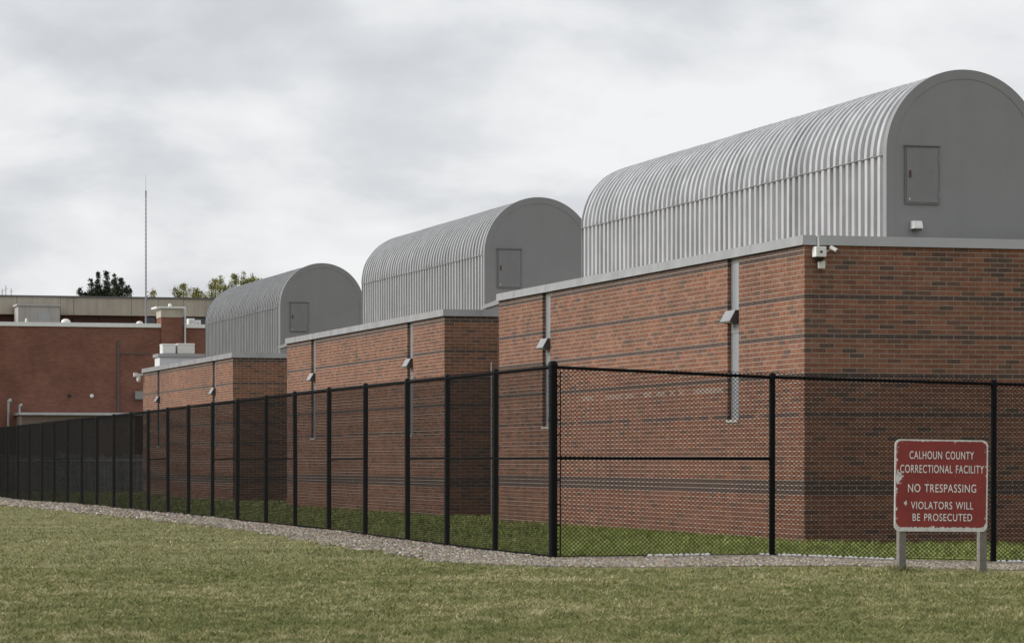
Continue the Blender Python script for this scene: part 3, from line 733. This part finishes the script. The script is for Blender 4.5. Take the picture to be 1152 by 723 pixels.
t = thing('junction_box', (p2.x, b.y - .012, p2.z), 'small grey white junction box below the corner security camera', 'junction box')
link('box_body', MB().box(-.08, .08, -.10, -.002, -.09, .09).mesh('box_body', CREAM, bevel=.012), t)
link('cable', MB().tube([(.03, -.04, .09), (.035, -.04, .16), (.02, -.05, .24)], .012, 6).mesh('cable', CREAM), t)
t.scale = (.85, .85, .85)
gy_ = VY0 - .05
x = onY(1029, b.y + gy_); z = ZY(254.5, x, b.y + gy_)
t = thing('flood_light', (x, b.y + gy_ - .003, z), 'small white flood light below the hatch on the nearest grey gable', 'light')
link('lamp_body', MB().prism([(-.002, .10), (-.14, .10), (-.20, -.03), (-.20, -.06), (-.002, -.06)], 'x', -.10, .10).mesh('lamp_body', WHITE, bevel=.008), t)
link('lens', MB().box(-.075, .075, -.17, -.04, -.10, -.062).mesh('lens', LENS), t)
# bracket camera on the rear corner of the farthest block
b3 = PODS[2].location; yy = b3.y + PLEN - .15
t = thing('bracket_camera', (b3.x, yy, ZY(423, b3.x, yy)), 'white security camera on a bracket at the far end of the farthest brick block', 'camera')
cm = MB().box(-.40, -.002, -.05, .05, .02, .12); cm.box(-.46, -.28, -.09, .09, -.02, .16); link('arm', cm.mesh('arm', WHITE), t)
link('dome', MB().lathe([(.04, -.28), (.10, -.22), (.11, -.08), (.05, 0.02)], (-.22, 0, 0), 12).mesh('dome', WHITE, smooth=50), t)

# ------------------------------------------------------------------ large brick hall behind on the left
HY = W(181, 364.5, 165).y; HX_ = onY(181, HY); HT = 8.86
hall = thing('brick_hall', (HX_, HY, 0), 'long dark red brick hall with white coping at the far left', 'building')
link('wall', MB().box(-75, 16, 0, 22, -.5, HT - .22).mesh('wall', HALLBRICK), hall)
link('coping', MB().box(-75.1, -.004, -.09, .5, HT - .22 + .004, HT).mesh('coping', WHITE), hall)
link('coping', MB().box(1.26, 16.1, -.09, .5, HT - .30 + .09, HT - .02).mesh('coping', WHITE), hall)
link('roof_deck', MB().box(-74, 15, .55, 21, HT - .215, HT - .12).mesh('roof_deck', ROOFM), hall)
def hx_(px_, dy=0.): return onY(px_, HY + dy) - HX_
def hz_(py_, px_, dy=0.): return ZY(py_, onY(px_, HY + dy), HY + dy)
# chimney tower
tw1 = hx_(205.5, -.1)
twr = link('chimney', MB().box(0., tw1, -.12, 1.4, 4, hz_(357, 193)).mesh('chimney', HALLBRICK), hall)
zt0, zt1 = hz_(357, 193), hz_(347, 193)
link('cap', MB().box(-.02, tw1 + .02, -.14, 1.42, zt0 + .003, zt1).mesh('cap', CONC), twr)
link('cap_slab', MB().box(-.28, tw1 + .12, -.25, 1.5, zt1 + .003, zt1 + .10).mesh('cap_slab', WHITE), twr)
vp = MB().tube([(tw1 + .1, -.3, hz_(388, 207)), (tw1 + .1, -.3, zt1 + .05)], .05, 8); link('vent_pipe', vp.mesh('vent_pipe', STEEL, smooth=40), hall)
link('roof_light', MB().lathe([(.09, 0), (.10, .06), (.09, .14), (.03, .17)], (tw1 * .45, .2, zt1 + .105), 10).mesh('roof_light', WHITE, smooth=50), hall)
# surface conduits, round lights, wall pack, gooseneck pipes
cx = hx_(133)
cmx = MB().tube([(cx, -.06, .2), (cx, -.06, hz_(382, 133))], .055, 8); cmx.tube([(cx, -.06, hz_(397.5, 135)), (hx_(169), -.06, hz_(398, 169))], .025, 6)
link('conduit', cmx.mesh('conduit', mat('dark_conduit', (.10, .09, .085), .6), smooth=40), hall)
for p_, m_, r_ in ((78, LENS, .09), (103, WHITE, .10)):
    link('round_light', MB().tube([(hx_(p_), -.10, hz_(445, p_)), (hx_(p_), -.004, hz_(445, p_))], r_, 14).mesh('round_light', m_, smooth=40), hall)
wpk = MB().prism([(-.003, .25), (-.14, .25), (-.26, -.18), (-.003, -.22)], 'x', hx_(151.5), hx_(160.5)); o_ = link('wall_pack', wpk.mesh('wall_pack', mat('wall_pack_grey', (.20, .20, .19), .5)), hall); o_.location.z = hz_(445, 156)
for p_, top in ((9.5, 451), (22, 456)):
    x = hx_(p_, -.5); z = hz_(top, p_, -.5)
    link('gooseneck_pipe', MB().tube([(x, -.5, -.2), (x, -.5, z - .10), (x, -.5, z - .04), (x + .04, -.5, z + .03), (x + .12, -.5, z + .04), (x + .17, -.5, z - .04)], [.07, .07, .09, .11, .12, .11] if p_ < 15 else [.06, .06, .08, .09, .08, .06], 8).mesh('gooseneck_pipe', STEEL, smooth=50), hall)
# domes and a small vent on its roof
for p_, w_, h_ in ((74, .50, 358.6), (157, .38, 361.2), (29.5, .13, 357.8), (178, .17, 356.5)):
    x = onY(p_, HY + 3); d = thing('roof_vent', (x, HY + 3, HT - .12), {74: 'wide white dome vent on the roof edge of the brick hall', 157: 'low white dome vent beside the tall antenna mast', 29.5: 'small white vent pipe on the brick hall roof at the far left', 178: 'white upright vent pipe beside the brick chimney'}[p_], 'roof vent', 'white vents on the hall roof')
    hh = ZY(h_, x, HY + 3) - HT + .12
    link('curb', MB().box(-w_ * .36, w_ * .36, -w_ * .36, w_ * .36, 0, hh * .5).mesh('curb', WHITE), d)
    link('dome', MB().lathe([(w_ * .5, 0), (w_ * .5, hh * .18), (w_ * .42, hh * .36), (w_ * .2, hh * .5)], (0, 0, hh * .5), 14).mesh('dome', WHITE, smooth=50), d)
# rooftop air units right of the chimney
for k, (a, c, q, n_) in enumerate(((212, 219, 358, 'left'), (219.5, 226, 360, 'right'))):
    x0, x1 = onY(a, HY + 2.5), onY(c, HY + 2.5); zz = ZY(q, x0, HY + 2.5)
    u = thing('rooftop_unit', ((x0 + x1) / 2, HY + 2.5, HT - .12), 'pale rooftop air unit right of the brick chimney, the %s one of two' % n_, 'air unit', 'air units on the hall roof')
    w_ = (x1 - x0) / 2; link('cabinet', MB().box(-w_, w_, 0, .6, 0, zz - HT + .12).mesh('cabinet', WHITE, bevel=.02), u)
    link('fan_guard', MB().tube([(0, -.02, (zz - HT + .12) * .65), (0, -.004, (zz - HT + .12) * .65)], w_ * .55, 12).mesh('fan_guard', STEEL), u)
# antenna mast
MAST = mat('mast_steel', (.22, .22, .23), .6)
mx = onY(164, HY + 8); my = HY + 8; mz = ZY(212, mx, my)
mast = thing('antenna_mast', (mx, my, HT - .12), 'tall thin lattice antenna mast rising above the brick hall', 'mast')
leg_me = MB().tube([(0, 0, 0), (0, 0, mz - HT)], [.024, .012], 6).mesh('leg', MAST)
for k in range(3): link('leg', leg_me, mast, (.036 * math.cos(2.1 * k), .036 * math.sin(2.1 * k), 0))
br = MB(); n_ = 34
for k in range(n_):
    z0, z1 = (mz - HT) * k / n_, (mz - HT) * (k + 1) / n_
    for q in range(3):
        a0, a1 = 2.1 * ((q + k) % 3), 2.1 * ((q + k + 1) % 3); br.tube([(.036 * math.cos(a0), .036 * math.sin(a0), z0), (.036 * math.cos(a1), .036 * math.sin(a1), z1)], .006, 4, cap=False)
link('bracing', br.mesh('bracing', MAST), mast)
link('whip', MB().tube([(0, 0, mz - HT - .3), (0, 0, mz - HT + .9)], [.022, .008], 5).mesh('whip', STEEL), mast)

# lean-to at the hall foot
LY = HY - 2.6; lx0, lx1 = onY(24, LY), onY(152, LY); lz = ZY(464, (lx0 + lx1) / 2, LY)
le = thing('lean_to_shed', (lx0, LY, 0), 'low brown lean-to with pale roof edge against the brick hall', 'shed')
wd_ = lx1 - lx0; xx = [0, hx_(48) + HX_ - lx0, hx_(59) + HX_ - lx0, wd_]
for a, c in zip(xx, xx[1:]): link('wall_panel', MB().box(a + .012, c - .012, 0, .1, -.1, lz - .13).mesh('wall_panel', BROWN), le)
link('wall', MB().box(0, wd_, .05, 2.55, -.1, lz - .14).mesh('wall', BROWN), le)
link('roof_edge', MB().box(-.12, wd_ + 5, -.25, 2.58, lz - .13 + .003, lz).mesh('roof_edge', STEEL), le)

# grey board fence in the yard, in front of the hall
GYF = HY - 9; 
gf = thing('board_fence', (onY(-150, GYF), GYF, 0), 'weathered grey board fence in the yard seen through the black fence', 'fence')
step = (onY(20, GYF) - onY(-4, GYF)); x = 0; k = 0
while onY(-150, GYF) + x < onY(172, GYF):
    zt = 1.80 + .12 * (k % 3 == 0)
    m = MB()
    for q in range(5): m.box(x + step * q / 5 + .012, x + step * (q + 1) / 5 - .012, random.uniform(-.012, .012), .05, .02, zt - random.uniform(0, .05))
    link('board_panel', m.mesh('board_panel', GREYP), gf); link('post', MB().box(x - .06, x + .06, .055, .17, -.2, zt + .12).mesh('post', GREYP), gf)
    x += step; k += 1
link('rail', MB().box(0, x, -.06, -.016, 1.55, 1.63).mesh('rail', STEEL), gf)

# white annex behind the farthest block, with two units on top
AY = b3.y + PLEN + 1.0; ax0 = onY(178, AY); azt = ZY(397.5, ax0, AY)
an = thing('white_annex', (ax0, AY, 0), 'white walled annex with pale coping behind the farthest brick block', 'building')
link('wall', MB().box(.08, 14, .08, 1.5, -.3, azt - .16).mesh('wall', mat('white_wall', (.66, .67, .70), .7, noise=.04, streak=.06)), an)
link('coping', MB().box(0, 14.1, 0, 1.6, azt - .155, azt).mesh('coping', COPING), an)
for (a, c, q, mt, lb) in ((182.5, 198, 386.5, WHITE, 'boxy white roof unit with rounded corners, left one on the white annex'), (199.5, 219.5, 386, CREAM, 'cream roof unit with overhanging lid, right one on the white annex')):
    x0, x1 = onY(a, AY + .6), onY(c, AY + .6); h_ = ZY(q, x0, AY + .6) - azt
    u = thing('roof_unit', ((x0 + x1) / 2, AY + .6, azt), lb, 'roof unit', 'roof units on the white annex'); w_ = (x1 - x0) / 2
    link('cabinet', MB().box(-w_ * .97, w_ * .97, 0, .8, .02, h_ * .93).mesh('cabinet', mt, bevel=.05), u)
    link('lid', MB().box(-w_, w_, -.02, .82, h_ * .86, h_).mesh('lid', mt, bevel=.03), u)
    link('base_rail', MB().box(-w_ * .8, w_ * .8, .05, .75, 0, .025).mesh('base_rail', STEEL), u)

# concrete-fascia building behind the hall
CY = HY + 34; cx0 = onY(-420, CY)
cz1 = ZY(333.2, onY(110, CY), CY); cz0 = ZY(354.5, onY(110, CY), CY)
cb_ = thing('concrete_building', (cx0, CY, 0), 'flat-roofed building with stained concrete fascia rising behind the brick hall', 'building')
X_END = onY(310, CY) - cx0
link('wall', MB().box(0, X_END, .9, 20, -.5, cz1 - .1).mesh('wall', HALLBRICK), cb_)
X = lambda p_: onY(p_, CY) - cx0
joints = [-420, -360, -300, -240, -190, -140, -90, -40, -12, 19, 68, 83, 148, 178, 206, 240, 275, 310]
for a, c in zip(joints, joints[1:]):
    link('fascia_panel', MB().box(X(a) + .012, X(c) - .012, random.uniform(-.02, .02), .88, cz0, cz1 - .1).mesh('fascia_panel', CONC), cb_)
link('roof_edge', MB().box(-.1, X(310), -.08, 19, cz1 - .097, cz1).mesh('roof_edge', mat('dark_roof_edge', (.12, .12, .115), .6)), cb_)
for a, c in ((-400, -310), (-300, -210), (-180, -110), (-88, -45), (-30, -14), (-12, 2), (4, 18.5), (84, 112), (114, 150), (152, 156), (165, 177), (206, 238)):
    wn = link('window', MB().box(X(a), X(c), .80, .892, ZY(366, onY(a, CY), CY) - 1.2, cz0 - .06).mesh('window', mat('brown_frame_%d' % (a + 500), (.10, .045, .035), .7) if a < 160 else DKGLASS), cb_)
    if a < 160: link('pane', MB().box(X(a) + .2, X(c) - .2, .775, .797, ZY(366, onY(a, CY), CY) - 1.0, cz0 - .5).mesh('pane', HALLBRICK), wn)
# pale concrete penthouse box on the hall roof
PY = CY - 2.5; px0, px1 = onY(20.5, PY), onY(67.5, PY)
ph = thing('concrete_penthouse', (px0, PY, HT - .13), 'pale concrete penthouse box in front of the stained fascia', 'penthouse')
zt = ZY(341.5, px0, PY) - HT + .13; w_ = px1 - px0
link('wall', MB().box(0, w_, 0, 2.2, 0, zt - .14).mesh('wall', CONCL), ph); link('coping', MB().box(-.1, w_ + .1, -.08, 2.3, zt - .137, zt).mesh('coping', CONCL), ph)
link('door', MB().box(w_ * .48, w_ * .76, -.03, -.002, 0, zt * .78).mesh('door', mat('grey_door', (.40, .41, .42), .6)), ph)
link('side_wing', MB().box(w_ + .005, w_ + .9, .3, 2.0, 0, zt * .45).mesh('side_wing', CONC), ph)
# twig aerials at the far left on that roof
for k, (p_, q) in enumerate(((6.5, 321), (12.5, 324.5), (2.5, 325))):
    y = CY + 3; x = onY(p_, y)
    a = thing('roof_aerial', (x, y, cz1), ('tallest thin roof aerial at the far left of the concrete roof', 'thin roof aerial right of the tallest one at the far left', 'shortest thin roof aerial at the left picture edge')[k], 'aerial', 'thin aerials on the concrete roof')
    h_ = ZY(q, x, y) - cz1; link('rod', MB().tube([(0, 0, 0), (0, 0, h_)], .03, 5).mesh('rod', STEEL), a); link('element', MB().tube([(-.12, 0, h_ * .6), (.14, 0, h_ * .75)], .014, 4).mesh('element', STEEL), a)

# ------------------------------------------------------------------ trees behind
def tree(px_, top, D, lobes, label, kind, cols, seed):
    """lobes: (px centre, px top, half width px, drop px) of the crown masses seen above the roof; below it the crown goes on"""
    r = np.random.default_rng(seed); o = W(px_, HZ, D); sc = D / F; H = CZ + (HZ - top) * sc
    root = thing(kind, (o.x, o.y, 0), label, 'tree', 'trees beyond the concrete roof')
    m = MB(); m.tube([(0, 0, -.3), (.1, 0, H * .35), (0, .1, H * .62), (0, 0, H * .9)], [.32, .24, .15, .04], 8)
    P = []; C = []; NRM = []
    right = Vector((CT, -ST, 0)); fwd = Vector((ST, CT, 0))
    for (lp, lt, hw, drop, n) in lobes:
        dep = r.uniform(-.8, .8)
        ctop = right * ((lp - px_) * sc) + fwd * dep; zt = CZ + (HZ - lt) * sc; zb = zt - drop * sc
        m.tube([(ctop.x * .1, ctop.y * .1, max(H * .4, zb - 2.5)), (ctop.x * .7, ctop.y * .7, zb), (ctop.x, ctop.y, zt - .15)], [.10, .06, .015], 5)
        # clumps of leaves inside a tapering mass
        nc = max(6, n // 26)
        for q in range(nc):
            u = r.random() ** .8; rad = hw * sc * (.18 + .82 * u ** .75) * math.sqrt(r.random()); a = r.uniform(0, 6.283)
            cc = np.array([ctop.x, ctop.y, 0]) + np.array([rad * math.cos(a), rad * math.sin(a), zt - u * (zt - zb)])
            k = 44; s_ = (.07 + .09 * u) if kind == 'evergreen_tree' else (.12 + .14 * u)
            P.append(cc + r.normal(0, 1, (k, 3)) * np.array([s_, s_, s_ * .8])); C.append(np.full((k, 1), r.uniform(.65, 1.35)))
    P = np.concatenate(P); C = np.concatenate(C); n = len(P)
    d1 = r.normal(0, 1, (n, 3)); d1 /= np.linalg.norm(d1, axis=1)[:, None]; d2 = np.cross(d1, r.normal(0, 1, (n, 3))); d2 /= np.linalg.norm(d2, axis=1)[:, None]
    s1 = r.uniform(.045, .095, (n, 1)); s2 = s1 * r.uniform(.35, .7, (n, 1))
    V = np.stack([P - d1 * s1, P + d2 * s2, P + d1 * s1, P - d2 * s2], 1).reshape(-1, 3); i = np.arange(n)[:, None] * 4
    T = np.concatenate([i + np.array([0, 1, 2]), i + np.array([0, 2, 3])])
    w = r.random((n, 1)); cl = (np.array(cols[0]) * (1 - w) + np.array(cols[1]) * w) * C
    link('crown', npmesh('crown', V, T, LEAF, np.repeat(cl, 4, 0)), root); link('trunk', m.mesh('trunk', BARK, smooth=50), root)
DK = ((.030, .044, .028), (.065, .082, .050)); GR = ((.14, .155, .034), (.28, .265, .070)); YG = ((.18, .185, .055), (.31, .285, .10))
tree(122, 304, 250, [(120, 303, 4.5, 30, 800), (110, 307, 4.5, 28, 700), (130, 309, 4, 24, 600), (103, 314, 4.5, 20, 520), (137, 312, 4, 22, 520), (143, 321, 4, 12, 260), (147, 326, 3, 8, 160), (108, 321, 9, 16, 700), (120, 322, 10, 16, 800), (131, 323, 9, 14, 600), (122, 336, 26, 60, 1500)],
     'dark evergreen tree with spiky top above the concrete roof', 'evergreen_tree', DK, 1)
tree(92, 325, 250, [(91, 325, 4, 14, 220), (96, 328, 5, 14, 260), (92, 334, 9, 40, 500)], 'small dark bush top left of the spiky evergreen', 'evergreen_tree', DK, 2)
tree(211, 320, 270, [(207, 320, 12, 26, 900), (218, 323, 11, 22, 700), (199, 325, 8, 20, 500), (226, 328, 9, 18, 400), (211, 334, 24, 60, 1200)], 'rounded green treetop left of the grey barrel vault', 'broadleaf_tree', GR, 3)
tree(244, 310, 275, [(241, 311, 6, 26, 460), (248, 312, 5, 22, 420), (237, 317, 6, 22, 380), (253, 318, 5, 20, 340), (245, 330, 15, 50, 900)], 'pale sparse treetop in the middle of the three green trees', 'broadleaf_tree', YG, 4)
tree(272, 306, 275, [(274, 306, 8, 24, 700), (265, 309, 7, 22, 500), (283, 310, 8, 20, 500), (291, 314, 7, 18, 400), (274, 324, 22, 60, 1300)], 'green treetop rising just behind the curve of the farthest vault', 'broadleaf_tree', GR, 5)
tree(172, 327, 270, [(172, 327, 2.2, 10, 90), (172, 334, 7, 30, 200)], 'tiny green treetop right of the antenna mast', 'broadleaf_tree', YG, 6)
